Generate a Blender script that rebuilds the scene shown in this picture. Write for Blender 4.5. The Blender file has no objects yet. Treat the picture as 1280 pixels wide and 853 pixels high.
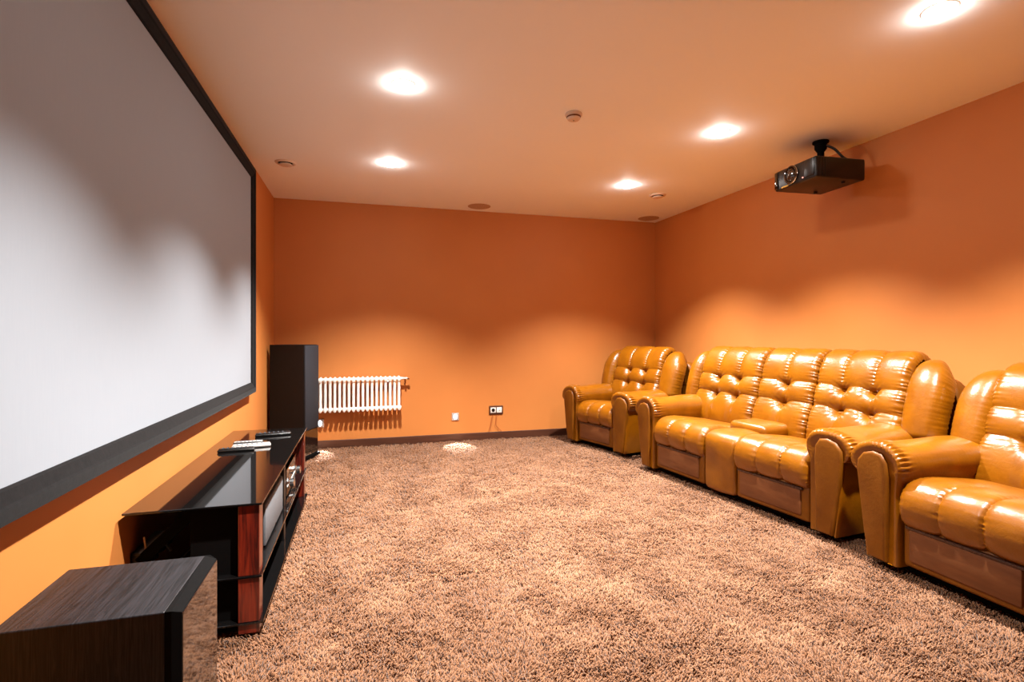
import bpy, bmesh, math, random
import numpy as np
from mathutils import Vector, Matrix

random.seed(7)
rng = np.random.default_rng(11)
sc = bpy.context.scene
COL = sc.collection
PI = math.pi

# ------------------------------------------------------------------ camera
CAM_H = 1.2
cd = bpy.data.cameras.new('camera')
cam = bpy.data.objects.new('camera', cd)
COL.objects.link(cam)
cam.location = (0, 0, CAM_H)
cam.rotation_euler = (math.radians(90), 0, -math.atan(187 / 657))
cd.sensor_width = 36.0
cd.lens = 657 / 1280 * 36
cd.shift_y = -7.5 / 1280
cd.clip_start = 0.02
sc.camera = cam

# ------------------------------------------------------------------ world, exposure, lamps
w = bpy.data.worlds.new('world')
sc.world = w
w.use_nodes = True
w.node_tree.nodes['Background'].inputs[0].default_value = (0.02, 0.02, 0.02, 1)
w.node_tree.nodes['Background'].inputs[1].default_value = 0.3
sc.view_settings.view_transform = 'Standard'
sc.view_settings.look = 'None'
sc.view_settings.exposure = 0.28
sc.view_settings.gamma = 1.0
sc.view_settings.use_curve_mapping = False
sc.cycles.max_bounces = 12
sc.cycles.diffuse_bounces = 8
sc.cycles.glossy_bounces = 5
sc.cycles.caustics_reflective = False
sc.cycles.caustics_refractive = False
sc.cycles.sample_clamp_indirect = 6.0

SPOT_W = 690.0            # each ceiling downlight
SPOT_ANGLE = 108.0
SPOT_BLEND = 0.92
BULB_STRENGTH = 145.0
LAMP_COL = (1.0, 0.965, 0.915)
STEP_W = 130.0             # each low wall light

# ------------------------------------------------------------------ room measures
XL, XR, YB, YF, H = -0.889, 3.596, 5.955, -1.6, 2.633
FZ = -0.037                # slab under the carpet pile

# ------------------------------------------------------------------ helpers
def link_obj(name, bm, mat, parent=None, smooth=True, recalc=True):
    me = bpy.data.meshes.new(name)
    if recalc:
        bmesh.ops.recalc_face_normals(bm, faces=bm.faces[:])
    bm.to_mesh(me)
    bm.free()
    me.materials.append(mat)
    if smooth:
        me.shade_smooth()
        try:
            me.set_sharp_from_angle(angle=math.radians(38))
        except Exception:
            pass
    o = bpy.data.objects.new(name, me)
    COL.objects.link(o)
    if parent is not None:
        o.parent = parent
    return o


def tag(o, label, cat, group=None):
    o['label'] = label
    o['category'] = cat
    if group:
        o['group'] = group
    return o


def thing(name, label, cat, loc=(0, 0, 0), rotz=0.0, group=None):
    o = bpy.data.objects.new(name, None)
    COL.objects.link(o)
    o.empty_display_size = 0.1
    o.location = loc
    o.rotation_euler = (0, 0, rotz)
    return tag(o, label, cat, group)


def copy_thing(root, loc, rotz, label):
    r = root.copy()
    COL.objects.link(r)
    r.location = loc
    r.rotation_euler = (0, 0, rotz)
    r['label'] = label
    for ch in list(root.children):
        c = ch.copy()
        COL.objects.link(c)
        c.parent = r
        for g in list(ch.children):
            d = g.copy()
            COL.objects.link(d)
            d.parent = c
    return r


def struct(name, bm, mat, smooth=False):
    o = link_obj(name, bm, mat, None, smooth)
    o['kind'] = 'structure'
    return o


def rbox(bm, x0, x1, y0, y1, z0, z1, bev=0.0, seg=2, rot=None):
    t = bmesh.new()
    bmesh.ops.create_cube(t, size=1.0)
    for v in t.verts:
        v.co = Vector(((x0 + x1) / 2 + v.co.x * (x1 - x0), (y0 + y1) / 2 + v.co.y * (y1 - y0), (z0 + z1) / 2 + v.co.z * (z1 - z0)))
    if bev > 0:
        bmesh.ops.bevel(t, geom=t.edges[:], offset=bev, segments=seg, profile=0.5, affect='EDGES')
    if rot is not None:
        bmesh.ops.transform(t, matrix=rot, verts=t.verts[:])
    me = bpy.data.meshes.new('tmp')
    t.to_mesh(me)
    t.free()
    bm.from_mesh(me)
    bpy.data.meshes.remove(me)
    return bm


def box(*a, **k):
    return rbox(bmesh.new(), *a, **k)


def lathe(bm, prof, n=32, mat=None):
    """prof: list of (r, z); revolved about z."""
    rings = []
    new = []
    for r, z in prof:
        if r < 1e-6:
            v = bm.verts.new((0, 0, z))
            rings.append([v])
            new.append(v)
        else:
            ring = [bm.verts.new((r * math.cos(2 * PI * i / n), r * math.sin(2 * PI * i / n), z)) for i in range(n)]
            rings.append(ring)
            new += ring
    for a, b in zip(rings[:-1], rings[1:]):
        for i in range(n):
            j = (i + 1) % n
            if len(a) == 1 and len(b) == 1:
                continue
            if len(a) == 1:
                bm.faces.new((a[0], b[i], b[j]))
            elif len(b) == 1:
                bm.faces.new((a[i], a[j], b[0]))
            else:
                bm.faces.new((a[i], a[j], b[j], b[i]))
    if mat is not None:
        bmesh.ops.transform(bm, matrix=mat, verts=new)
    return bm


def tube(bm, pts, r, n=8, smooth_n=0):
    P = [Vector(p) for p in pts]
    if smooth_n:
        Q = []
        for i in range(len(P) - 1):
            p0, p1, p2, p3 = P[max(i - 1, 0)], P[i], P[i + 1], P[min(i + 2, len(P) - 1)]
            for k in range(smooth_n):
                t = k / smooth_n
                Q.append(0.5 * ((2 * p1) + (p2 - p0) * t + (2 * p0 - 5 * p1 + 4 * p2 - p3) * t * t + (3 * p1 - p0 - 3 * p2 + p3) * t ** 3))
        Q.append(P[-1])
        P = Q
    rings = []
    up = Vector((0.13, 0.21, 0.97)).normalized()
    for i, p in enumerate(P):
        d = (P[min(i + 1, len(P) - 1)] - P[max(i - 1, 0)]).normalized()
        a = d.cross(up)
        if a.length < 1e-3:
            a = d.cross(Vector((1, 0, 0)))
        a.normalize()
        b = d.cross(a).normalized()
        rr = r if not callable(r) else r(i / (len(P) - 1))
        rings.append([bm.verts.new(p + rr * (math.cos(2 * PI * k / n) * a + math.sin(2 * PI * k / n) * b)) for k in range(n)])
    for A, B in zip(rings[:-1], rings[1:]):
        for k in range(n):
            bm.faces.new((A[k], A[(k + 1) % n], B[(k + 1) % n], B[k]))
    bm.faces.new(rings[0])
    bm.faces.new(rings[-1])
    return bm


def prism(bm, outline, y0, y1, bev=0.0, seg=2):
    """outline in (x, z), extruded from y0 to y1."""
    t = bmesh.new()
    a = [t.verts.new((x, y0, z)) for x, z in outline]
    b = [t.verts.new((x, y1, z)) for x, z in outline]
    n = len(outline)
    t.faces.new(a)
    t.faces.new(b)
    for i in range(n):
        t.faces.new((a[i], a[(i + 1) % n], b[(i + 1) % n], b[i]))
    bmesh.ops.recalc_face_normals(t, faces=t.faces[:])
    if bev:
        e = [e for e in t.edges if (e.verts[0].co.y == e.verts[1].co.y)]
        bmesh.ops.bevel(t, geom=e, offset=bev, segments=seg, profile=0.5, affect='EDGES', clamp_overlap=True)
    me = bpy.data.meshes.new('tmp')
    t.to_mesh(me)
    t.free()
    bm.from_mesh(me)
    bpy.data.meshes.remove(me)
    return bm


# ------------------------------------------------------------------ materials
def srgb(r, g, b):
    f = lambda c: (c / 255 / 12.92) if c / 255 <= 0.04045 else ((c / 255 + 0.055) / 1.055) ** 2.4
    return (f(r), f(g), f(b), 1.0)


class NT:
    def __init__(s, name):
        s.m = bpy.data.materials.new(name)
        s.m.use_nodes = True
        s.t = s.m.node_tree
        s.p = s.t.nodes['Principled BSDF']

    def n(s, typ, **kw):
        nd = s.t.nodes.new(typ)
        for k, v in kw.items():
            if k.startswith('i_'):
                key = k[2:]
                nd.inputs[int(key) if key.isdigit() else key.replace('_', ' ')].default_value = v
            else:
                setattr(nd, k, v)
        return nd

    def l(s, a, b):
        s.t.links.new(a, b)

    def set(s, **kw):
        for k, v in kw.items():
            s.p.inputs[k.replace('_', ' ')].default_value = v
        return s

    def coords(s, scale=(1, 1, 1), kind='Object'):
        tc = s.n('ShaderNodeTexCoord')
        mp = s.n('ShaderNodeMapping')
        mp.inputs['Scale'].default_value = scale
        s.l(tc.outputs[kind], mp.inputs['Vector'])
        return mp.outputs['Vector']

    def noise(s, vec, scale, detail=3, rough=0.5, dist=0.0):
        nz = s.n('ShaderNodeTexNoise', i_Scale=scale, i_Detail=detail, i_Roughness=rough, i_Distortion=dist)
        s.l(vec, nz.inputs['Vector'])
        return nz.outputs['Fac']

    def ramp(s, fac, stops):
        r = s.n('ShaderNodeValToRGB')
        e = r.color_ramp.elements
        while len(e) < len(stops):
            e.new(0.5)
        for el, (p, c) in zip(e, stops):
            el.position = p
            el.color = c
        s.l(fac, r.inputs['Fac'])
        return r.outputs['Color']

    def bump(s, fac, strength=0.3, dist=0.002):
        b = s.n('ShaderNodeBump', i_Strength=strength, i_Distance=dist)
        s.l(fac, b.inputs['Height'])
        s.l(b.outputs['Normal'], s.p.inputs['Normal'])
        return b


def plain(name, col, rough=0.5, metal=0.0, **kw):
    m = NT(name)
    m.set(Base_Color=col, Roughness=rough, Metallic=metal, **kw)
    v = m.coords()
    f = m.noise(v, 60, 3)
    r = m.n('ShaderNodeMapRange')
    r.inputs['To Min'].default_value = max(rough - 0.04, 0.0)
    r.inputs['To Max'].default_value = min(rough + 0.04, 1)
    m.l(f, r.inputs['Value'])
    m.l(r.outputs['Result'], m.p.inputs['Roughness'])
    return m.m


def mat_wall():
    m = NT('orange_wall_paint')
    v = m.coords()
    c = m.ramp(m.noise(v, 1.7, 3), [(0.3, srgb(188, 115, 52)), (0.7, srgb(193, 120, 56))])
    m.l(c, m.p.inputs['Base Color'])
    m.set(Roughness=0.62)
    m.bump(m.noise(v, 260, 2), 0.12, 0.001)
    return m.m


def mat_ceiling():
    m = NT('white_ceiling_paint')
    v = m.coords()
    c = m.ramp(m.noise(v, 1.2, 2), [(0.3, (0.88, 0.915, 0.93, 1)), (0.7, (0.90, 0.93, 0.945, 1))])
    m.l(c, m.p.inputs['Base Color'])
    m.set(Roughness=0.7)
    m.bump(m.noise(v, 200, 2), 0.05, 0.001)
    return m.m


def mat_carpet():
    m = NT('tan_shag_carpet')
    v = m.coords()
    big = m.noise(v, 3.2, 5, 0.62, 0.6)
    c1 = m.ramp(big, [(0.34, srgb(112, 75, 50)), (0.52, srgb(121, 83, 57)), (0.68, srgb(137, 98, 71))])
    geo = m.n('ShaderNodeNewGeometry')
    c2 = m.ramp(geo.outputs['Random Per Island'], [(0.0, (0.80, 0.77, 0.74, 1)), (0.5, (1.0, 1.0, 1.0, 1)), (1.0, (1.2, 1.2, 1.2, 1))])
    mx = m.n('ShaderNodeMix', data_type='RGBA', blend_type='MULTIPLY')
    mx.inputs['Factor'].default_value = 1.0
    m.l(c1, mx.inputs['A'])
    m.l(c2, mx.inputs['B'])
    m.l(mx.outputs['Result'], m.p.inputs['Base Color'])
    m.set(Roughness=0.95, Specular_IOR_Level=0.1, Sheen_Weight=0.1, Sheen_Roughness=0.5)
    return m.m


def mat_leather(name, a, b, rough=0.33, coat=0.35):
    m = NT(name)
    v = m.coords()
    c = m.ramp(m.noise(v, 7, 5, 0.6, 0.4), [(0.3, a), (0.72, b)])
    m.l(c, m.p.inputs['Base Color'])
    m.set(Roughness=rough, Specular_IOR_Level=0.45 if coat else 0.25, Coat_Weight=coat, Coat_Roughness=0.22)
    w1 = m.noise(v, 26, 4, 0.65, 1.4)
    w2 = m.noise(v, 260, 2, 0.5)
    ad = m.n('ShaderNodeMath', operation='MULTIPLY_ADD')
    ad.inputs[1].default_value = 0.10
    m.l(w2, ad.inputs[0])
    m.l(w1, ad.inputs[2])
    m.bump(ad.outputs[0], 0.16, 0.008)
    return m.m


def mat_black_ash(name, a, b, rough):
    m = NT(name)
    v = m.coords((120, 4, 4))
    f = m.noise(v, 1.0, 6, 0.7, 1.6)
    m.l(m.ramp(f, [(0.42, a), (0.60, b)]), m.p.inputs['Base Color'])
    m.set(Roughness=rough, Specular_IOR_Level=0.25)
    m.bump(f, 0.25, 0.001)
    return m.m


def mat_rosewood():
    m = NT('red_rosewood')
    v = m.coords((38, 38, 2.2))
    f = m.noise(v, 1.0, 5, 0.6, 1.2)
    m.l(m.ramp(f, [(0.36, srgb(30, 6, 5)), (0.5, srgb(92, 24, 12)), (0.68, srgb(122, 38, 17))]), m.p.inputs['Base Color'])
    m.set(Roughness=0.3, Coat_Weight=0.5, Coat_Roughness=0.1)
    return m.m


def mat_screen():
    m = NT('white_screen_fabric')
    v = m.coords((1, 170, 9))
    f = m.noise(v, 1.0, 2)
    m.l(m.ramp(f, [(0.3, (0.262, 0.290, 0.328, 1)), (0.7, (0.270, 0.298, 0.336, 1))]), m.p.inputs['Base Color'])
    m.set(Roughness=0.8, Specular_IOR_Level=0.2)
    return m.m


def mat_velvet():
    m = NT('black_velvet')
    v = m.coords()
    f = m.noise(v, 40, 4, 0.7)
    m.l(m.ramp(f, [(0.3, srgb(8, 7, 8)), (0.75, srgb(20, 18, 19))]), m.p.inputs['Base Color'])
    m.set(Roughness=0.9, Specular_IOR_Level=0.12, Sheen_Weight=0.05)
    m.bump(f, 0.3, 0.002)
    return m.m


def mat_grille(name, a, b, scale=420):
    m = NT(name)
    v = m.coords()
    vo = m.n('ShaderNodeTexVoronoi', i_Scale=scale)
    m.l(v, vo.inputs['Vector'])
    m.l(m.ramp(vo.outputs['Distance'], [(0.2, a), (0.6, b)]), m.p.inputs['Base Color'])
    m.set(Roughness=0.75, Specular_IOR_Level=0.3)
    m.bump(vo.outputs['Distance'], 0.3, 0.001)
    return m.m


def mat_footboard():
    m = NT('reddish_brown_leatherette')
    v = m.coords((3, 10, 16))
    f = m.noise(v, 1.4, 5, 0.6, 0.6)
    m.l(m.ramp(f, [(0.3, srgb(90, 50, 24)), (0.7, srgb(108, 64, 34))]), m.p.inputs['Base Color'])
    m.set(Roughness=0.45, Specular_IOR_Level=0.3)
    m.bump(f, 0.15, 0.003)
    return m.m


def mat_emit(name, col, strength):
    m = NT(name)
    m.set(Base_Color=(0.9, 0.9, 0.9, 1), Emission_Color=(*col, 1), Emission_Strength=strength)
    return m.m


M_WALL = mat_wall()
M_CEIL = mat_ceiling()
M_CARPET = mat_carpet()
M_LEATHER = mat_leather('caramel_leather', srgb(110, 60, 1), srgb(130, 76, 3), 0.31, 0.14)
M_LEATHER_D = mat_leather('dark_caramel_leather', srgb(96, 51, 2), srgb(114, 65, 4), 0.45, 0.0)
M_FOOT = mat_footboard()
M_LIP_SHADE = plain('lip_shade_brown', srgb(52, 28, 16), 0.28)  # dark brown that paints in the shade above the footrest board
M_SCREEN = mat_screen()
M_VELVET = mat_velvet()
M_ASH = mat_black_ash('black_ash_veneer', srgb(6, 5, 6), srgb(32, 30, 33), 0.4)
M_ASH_D = mat_black_ash('dark_ash_veneer', srgb(6, 4, 4), srgb(11, 7, 7), 0.5)
M_GLOSS = plain('gloss_black_lacquer', srgb(12, 9, 9), 0.07, IOR=1.9, Coat_Weight=0.5, Coat_Roughness=0.03)
M_GLASS = plain('black_glass', srgb(10, 9, 9), 0.05, IOR=1.5, Coat_Weight=0.3, Coat_Roughness=0.03)
M_GLASS_EDGE = plain('glass_edge', srgb(40, 42, 40), 0.2)
M_BLACK = plain('matt_black', srgb(7, 6, 6), 0.8, Specular_IOR_Level=0.06)
M_BLACK_P = plain('black_plastic', srgb(11, 10, 10), 0.35)
M_ROSE = mat_rosewood()
M_GRILLE_L = mat_grille('grey_grille_cloth', srgb(118, 120, 124), srgb(92, 94, 98))
M_GRILLE_D = mat_grille('charcoal_grille_cloth', srgb(48, 51, 58), srgb(38, 40, 46))
M_CHROME = plain('chrome', (0.8, 0.8, 0.8, 1), 0.15, 1.0)
M_SILVER = plain('silver_plastic', srgb(190, 186, 182), 0.35, 0.4)
M_WHITE = plain('white_enamel', srgb(240, 234, 226), 0.35)
M_WHITE_P = plain('white_plastic', srgb(228, 222, 214), 0.45)
M_BEIGE = plain('beige_plastic', srgb(214, 190, 168), 0.55)
M_BRONZE = plain('bronze_metal', srgb(120, 70, 40), 0.35, 0.7)
M_BASE = NT('dark_brown_skirting')
_v = M_BASE.coords((3, 3, 60))
M_BASE.l(M_BASE.ramp(M_BASE.noise(_v, 1, 4), [(0.3, srgb(62, 34, 22)), (0.7, srgb(84, 48, 32))]), M_BASE.p.inputs['Base Color'])
M_BASE.set(Roughness=0.4)
M_BASE = M_BASE.m
M_CSPK = mat_grille('ceiling_grille', srgb(214, 184, 158), srgb(168, 138, 116), 260)
M_BULB = mat_emit('bulb_glow', (1.0, 0.965, 0.915), BULB_STRENGTH)
M_STEP = mat_emit('step_light_glow', (0.9, 0.97, 1.0), 4.5)
M_GOLD = plain('gold_badge', srgb(200, 150, 60), 0.3, 0.8)
M_RED = mat_emit('red_indicator', (1.0, 0.12, 0.08), 1.5)
M_LENS = plain('lens_glass', srgb(14, 14, 20), 0.05, IOR=1.8, Coat_Weight=1.0)
M_CABLE = plain('black_cable', srgb(20, 16, 15), 0.5)
M_CABLE_B = plain('brown_cable', srgb(150, 70, 24), 0.5)
M_CABLE_W = plain('pale_cable', srgb(190, 170, 150), 0.5)

# ------------------------------------------------------------------ room shell
T = 0.12
struct('floor', box(XL - T, XR + T, YF - T, YB + T, FZ - T, FZ), M_BASE)
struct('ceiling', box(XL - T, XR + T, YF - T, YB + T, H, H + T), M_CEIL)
struct('wall_left', box(XL - T, XL, YF - T, YB + T, FZ, H), M_WALL)
struct('wall_right', box(XR, XR + T, YF - T, YB + T, FZ, H), M_WALL)
struct('wall_back', box(XL, XR, YB, YB + T, FZ, H), M_WALL)
struct('wall_front', box(XL, XR, YF - T, YF, FZ, H), M_WALL)
BBH = 0.072
struct('baseboard_back', box(XL, XR, YB - 0.016, YB, FZ, BBH, bev=0.004), M_BASE)
struct('baseboard_left', box(XL, XL + 0.016, YF + 0.016, YB - 0.016, FZ, BBH, bev=0.004), M_BASE)
struct('baseboard_right', box(XR - 0.016, XR, YF + 0.016, YB - 0.016, FZ, BBH, bev=0.004), M_BASE)
struct('baseboard_front', box(XL, XR, YF, YF + 0.016, FZ, BBH, bev=0.004), M_BASE)


# carpet pile: a dense sculpted mesh of tufts
def vnoise(X, Y, cell, seed):
    r = np.random.default_rng(seed)
    gx = X / cell + 1000.37
    gy = Y / cell + 1000.71
    ix = np.floor(gx).astype(int)
    iy = np.floor(gy).astype(int)
    fx = gx - ix
    fy = gy - iy
    fx = fx * fx * (3 - 2 * fx)
    fy = fy * fy * (3 - 2 * fy)
    x0, y0 = ix.min(), iy.min()
    tab = r.random((ix.max() - x0 + 2, iy.max() - y0 + 2))
    ix = ix - x0
    iy = iy - y0
    a = tab[ix, iy]
    b = tab[ix + 1, iy]
    c = tab[ix, iy + 1]
    d = tab[ix + 1, iy + 1]
    return (a * (1 - fx) + b * fx) * (1 - fy) + (c * (1 - fx) + d * fx) * fy


def raw_mesh(name, co, faces, loop_total):
    me = bpy.data.meshes.new(name)
    me.vertices.add(len(co))
    me.vertices.foreach_set('co', np.ascontiguousarray(co, dtype=np.float32).ravel())
    me.loops.add(faces.size)
    me.loops.foreach_set('vertex_index', faces.ravel().astype(np.int32))
    me.polygons.add(len(faces))
    me.polygons.foreach_set('loop_start', np.arange(0, faces.size, loop_total, dtype=np.int32))
    me.update(calc_edges=True)
    me.validate()
    me.shade_smooth()
    return me


def make_carpet():
    # woven backing, seen only deep between the yarns and behind the camera
    xs = np.arange(XL + 0.017, XR - 0.016, 0.03)
    ys = np.arange(YF + 0.017, YB - 0.016, 0.03)
    X, Y = np.meshgrid(xs, ys, indexing='ij')
    Z = FZ + 0.006 + 0.012 * rng.random(X.shape)
    nx, ny = X.shape
    idx = np.arange(nx * ny).reshape(nx, ny)
    q = np.stack([idx[:-1, :-1], idx[1:, :-1], idx[1:, 1:], idx[:-1, 1:]], -1).reshape(-1, 4)
    # yarns: leaning tapered strands, finer and denser near the camera
    P = []
    for y0, y1, sp in ((YF + 0.02, 1.1, 0.024), (1.1, 2.6, 0.0085), (2.6, 4.0, 0.0111), (4.0, YB - 0.02, 0.0140)):
        gx, gy = np.meshgrid(np.arange(XL + 0.02, XR - 0.02, sp), np.arange(y0, y1, sp), indexing='ij')
        gx = gx + (rng.random(gx.shape) - 0.5) * sp * 1.1
        gy = gy + (rng.random(gx.shape) - 0.5) * sp * 1.1
        keep = (gx < XR - 0.018) & (gx > XL + 0.018) & (gy < YB - 0.018)
        keep &= ~((gx > 2.85) & (gx < 3.4) & (gy > 1.35) & (gy < 4.2)) & ~((gx > -0.8) & (gx < -0.48) & (gy > 1.55) & (gy < 1.83)) & ~((gx > -0.70) & (gx < -0.44) & (gy > 2.38) & (gy < 4.02))
        P.append(np.stack([gx[keep], gy[keep], np.full(keep.sum(), sp)], -1))
    P = np.concatenate(P)
    n = len(P)
    px, py, sp = P.T
    # lean follows broad strokes in the pile plus a clumpy local wander
    a = 2 * PI * (1.3 * vnoise(px, py, 0.55, 31) + 0.9 * vnoise(px, py, 0.16, 32))
    lx = 0.22 * np.cos(a) + 0.55 * (vnoise(px, py, 0.030, 33) - 0.5) + 0.8 * (rng.random(n) - 0.5)
    ly = 0.22 * np.sin(a) + 0.55 * (vnoise(px, py, 0.030, 34) - 0.5) + 0.8 * (rng.random(n) - 0.5)
    hgt = 0.0185 + 0.013 * (vnoise(px, py, 0.025, 35) - 0.5) + 0.004 * (vnoise(px, py, 0.2, 36) - 0.5) + 0.006 * (rng.random(n) - 0.5)
    rad = sp * 0.46 * (0.85 + 0.3 * rng.random(n))
    ph = rng.random(n) * 2 * PI
    rings = []
    for f, lean, k in ((0.0, 0.0, 0.85), (0.6, 0.35, 1.0), (0.97, 1.0, 0.72)):
        for j in range(3):
            t = ph + j * 2 * PI / 3 + f * 1.2
            rings.append(np.stack([px + lx * hgt * lean + rad * k * np.cos(t), py + ly * hgt * lean + rad * k * np.sin(t), FZ + 0.006 + hgt * 1.28 * f + 0 * px], -1))
    V = np.stack(rings, 1).reshape(-1, 3)
    V[:, 2] = np.minimum(V[:, 2], -0.0005)
    V[:, 0] = np.clip(V[:, 0], XL + 0.0165, XR - 0.0165)
    V[:, 1] = np.clip(V[:, 1], None, YB - 0.0165)
    loc = []
    for s0 in (0, 3):
        for j in range(3):
            a0, b0 = s0 + j, s0 + (j + 1) % 3
            loc += [(a0, b0, b0 + 3), (a0, b0 + 3, a0 + 3)]
    loc.append((6, 7, 8))
    F = (np.arange(n)[:, None, None] * 9 + np.array(loc)[None]).reshape(-1, 3)
    base = np.stack([X, Y, Z], -1).reshape(-1, 3)
    bt = np.concatenate([q[:, [0, 1, 2]], q[:, [0, 2, 3]]])
    co = np.concatenate([base, V])
    me = raw_mesh('carpet_pile', co, np.concatenate([bt, F + len(base)]), 3)
    me.materials.append(M_CARPET)
    o = bpy.data.objects.new('carpet_pile', me)
    COL.objects.link(o)
    o['kind'] = 'stuff'
    tag(o, 'mottled tan brown shag carpet covering the whole floor wall to wall', 'carpet')


make_carpet()


# ------------------------------------------------------------------ leather seating
def spline(pts, n):
    P = np.array(pts, float)
    Q = []
    for i in range(len(P) - 1):
        p0, p1, p2, p3 = P[max(i - 1, 0)], P[i], P[i + 1], P[min(i + 2, len(P) - 1)]
        t = np.linspace(0, 1, 24, endpoint=False)[:, None]
        Q.append(0.5 * ((2 * p1) + (p2 - p0) * t + (2 * p0 - 5 * p1 + 4 * p2 - p3) * t * t + (3 * p1 - p0 - 3 * p2 + p3) * t ** 3))
    Q = np.vstack(Q + [P[-1:]])
    d = np.r_[0, np.cumsum(np.linalg.norm(np.diff(Q, axis=0), axis=1))]
    s = np.linspace(0, d[-1], n)
    R = np.stack([np.interp(s, d, Q[:, k]) for k in (0, 1)], -1)
    tg = np.gradient(R, axis=0)
    tg /= np.linalg.norm(tg, axis=1)[:, None]
    return R, np.stack([-tg[:, 1], tg[:, 0]], -1), s


def edge_u(n, power=0.62):
    """samples of 0..1 packed towards both ends"""
    t = np.linspace(-1, 1, n)
    return 0.5 + 0.5 * np.sign(t) * (1 - (1 - np.abs(t)) ** (1 / power))


def pillow(bm, prof, xl, xr, nu, nv, disp, r=0.05):
    """soft panel following prof in (y, z); xl / xr give the side edges by row; disp(u, s, x, z) bulges it outward."""
    R, N, s = spline(prof, nv)
    u = edge_u(nu)
    U, S = np.meshgrid(u, s)
    v = s / s[-1]
    A = np.array([xl(t) for t in v])
    B = np.array([xr(t) for t in v])
    X = A[:, None] * (1 - U) + B[:, None] * U
    W = (B - A)[:, None]
    t = np.minimum(U, 1 - U) * W
    rr = np.minimum(r, W * 0.45)
    e = np.where(t < rr, -rr + np.sqrt(np.maximum(rr ** 2 - (rr - t) ** 2, 0)), 0)
    D = disp(U, S, t, R[:, 1][:, None] + 0 * U, W) + e
    Yc = R[:, 0][:, None] + N[:, 0][:, None] * D
    Zc = R[:, 1][:, None] + N[:, 1][:, None] * D
    vs = [[bm.verts.new((X[j, i], Yc[j, i], Zc[j, i])) for i in range(nu)] for j in range(nv)]
    for j in range(nv - 1):
        for i in range(nu - 1):
            bm.faces.new((vs[j][i], vs[j][i + 1], vs[j + 1][i + 1], vs[j + 1][i]))
        bm.faces.new((vs[j][nu - 1], vs[j][0], vs[j + 1][0], vs[j + 1][nu - 1]))
    bm.faces.new(vs[0])
    bm.faces.new(vs[-1][::-1])
    return bm


def cell(x, p=2.2):
    return 1 - np.abs(2 * (x - np.floor(x)) - 1) ** p


def pucker(s, t, amp, freq, fall, ph=0.0):
    return amp * (np.sin(s * freq + ph + 1.7 * np.sin(s * freq * 0.31 + ph)) - 0.3) * np.exp(-t / fall)


BACK_PROF = [(0.545, 0.40), (0.528, 0.45), (0.545, 0.55), (0.585, 0.69), (0.625, 0.84), (0.665, 0.95), (0.715, 1.018), (0.785, 1.045), (0.85, 1.01), (0.88, 0.93), (0.885, 0.84)]
Z1, Z2 = 0.665, 0.815      # button rows


def back_cushion(x0, x1, ncol, seed):
    def disp(U, S, t, z, W):
        front = S < S.max() * 0.70
        r1, r2 = Z1, Z2
        cx = U * ncol
        near_b = np.clip(np.round(cx), 1, ncol - 1)
        ub = np.abs(cx - near_b)                     # distance to the nearest button column, in columns
        dxb = ub / ncol * W
        rise = 0.026 * np.sin(PI / 2 * np.clip(ub / 0.5, 0, 1))
        d = 0.052 + 0 * U
        # folds that swag from button to button
        for zr in (r1, r2):
            dz = z - (zr + rise)
            g = np.where(dz < 0, np.exp(dz / 0.026), np.exp(-dz / 0.045))
            deep = 0.020 + 0.020 * np.exp(-(dxb / 0.05) ** 2)
            d = d - np.where(front, deep * g, 0)
        # soft pillow swell of each puff between the rows
        mid = (z > r1) & (z < r2)
        low = z <= r1
        swell = np.sin(PI * np.clip((z - r1) / (r2 - r1), 0, 1))
        d = d + np.where(front & mid, 0.010 * swell * np.abs(np.sin(PI * cx)), 0)
        # valley below each button, and the stitched seams of the head roll
        inner = (cx > 0.4) & (cx < ncol - 0.4)
        valley = np.where(inner, np.exp(-(dxb / 0.028) ** 2), 0)
        seam = np.where(inner, 0.55 * np.exp(-(dxb / 0.006) ** 2) + 0.45 * np.exp(-(dxb / 0.035) ** 2), 0)
        hz = np.clip((z - r2 - 0.03) / 0.05, 0, 1)
        d = d - np.where(front & (z < r2), 0.013 * valley, 0)
        d = d - np.where((z >= r2) | ~front, 0.020 * seam * np.where(front, hz, 1), 0)
        d = d + np.where((z > r2 + 0.05), 0.0026 * np.sin(S * 270 + seed) * np.exp(-(dxb / 0.022) ** 2) * inner, 0)
        # buttons with radiating creases
        for k in range(1, ncol):
            for zr in (r1, r2):
                dx = (cx - k) / ncol * W
                dz = z - zr
                q = np.hypot(dx, dz)
                ang = np.arctan2(dz, dx)
                dent = -0.022 * np.exp(-(q / 0.016) ** 2) - 0.020 * np.exp(-(q / 0.045) ** 2)
                cre = 0.0026 * np.sin(ang * 13 + seed + k) * np.exp(-((q - 0.045) / 0.030) ** 2)
                d = d + np.where(front, dent + cre, 0)
        d = d + np.where(z > 0.47, pucker(S, t, 0.0062, 225, 0.026, seed), 0)
        # fuller puffs in the lowest row, tucked in at the seat
        d = d + np.where(front & low, 0.010 * np.sin(PI * np.clip((z - 0.42) / (r1 - 0.42), 0, 1)), 0)
        return d
    bm = bmesh.new()
    return pillow(bm, BACK_PROF, lambda v: x0, lambda v: x1, 84, 190, disp, 0.055)


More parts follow.
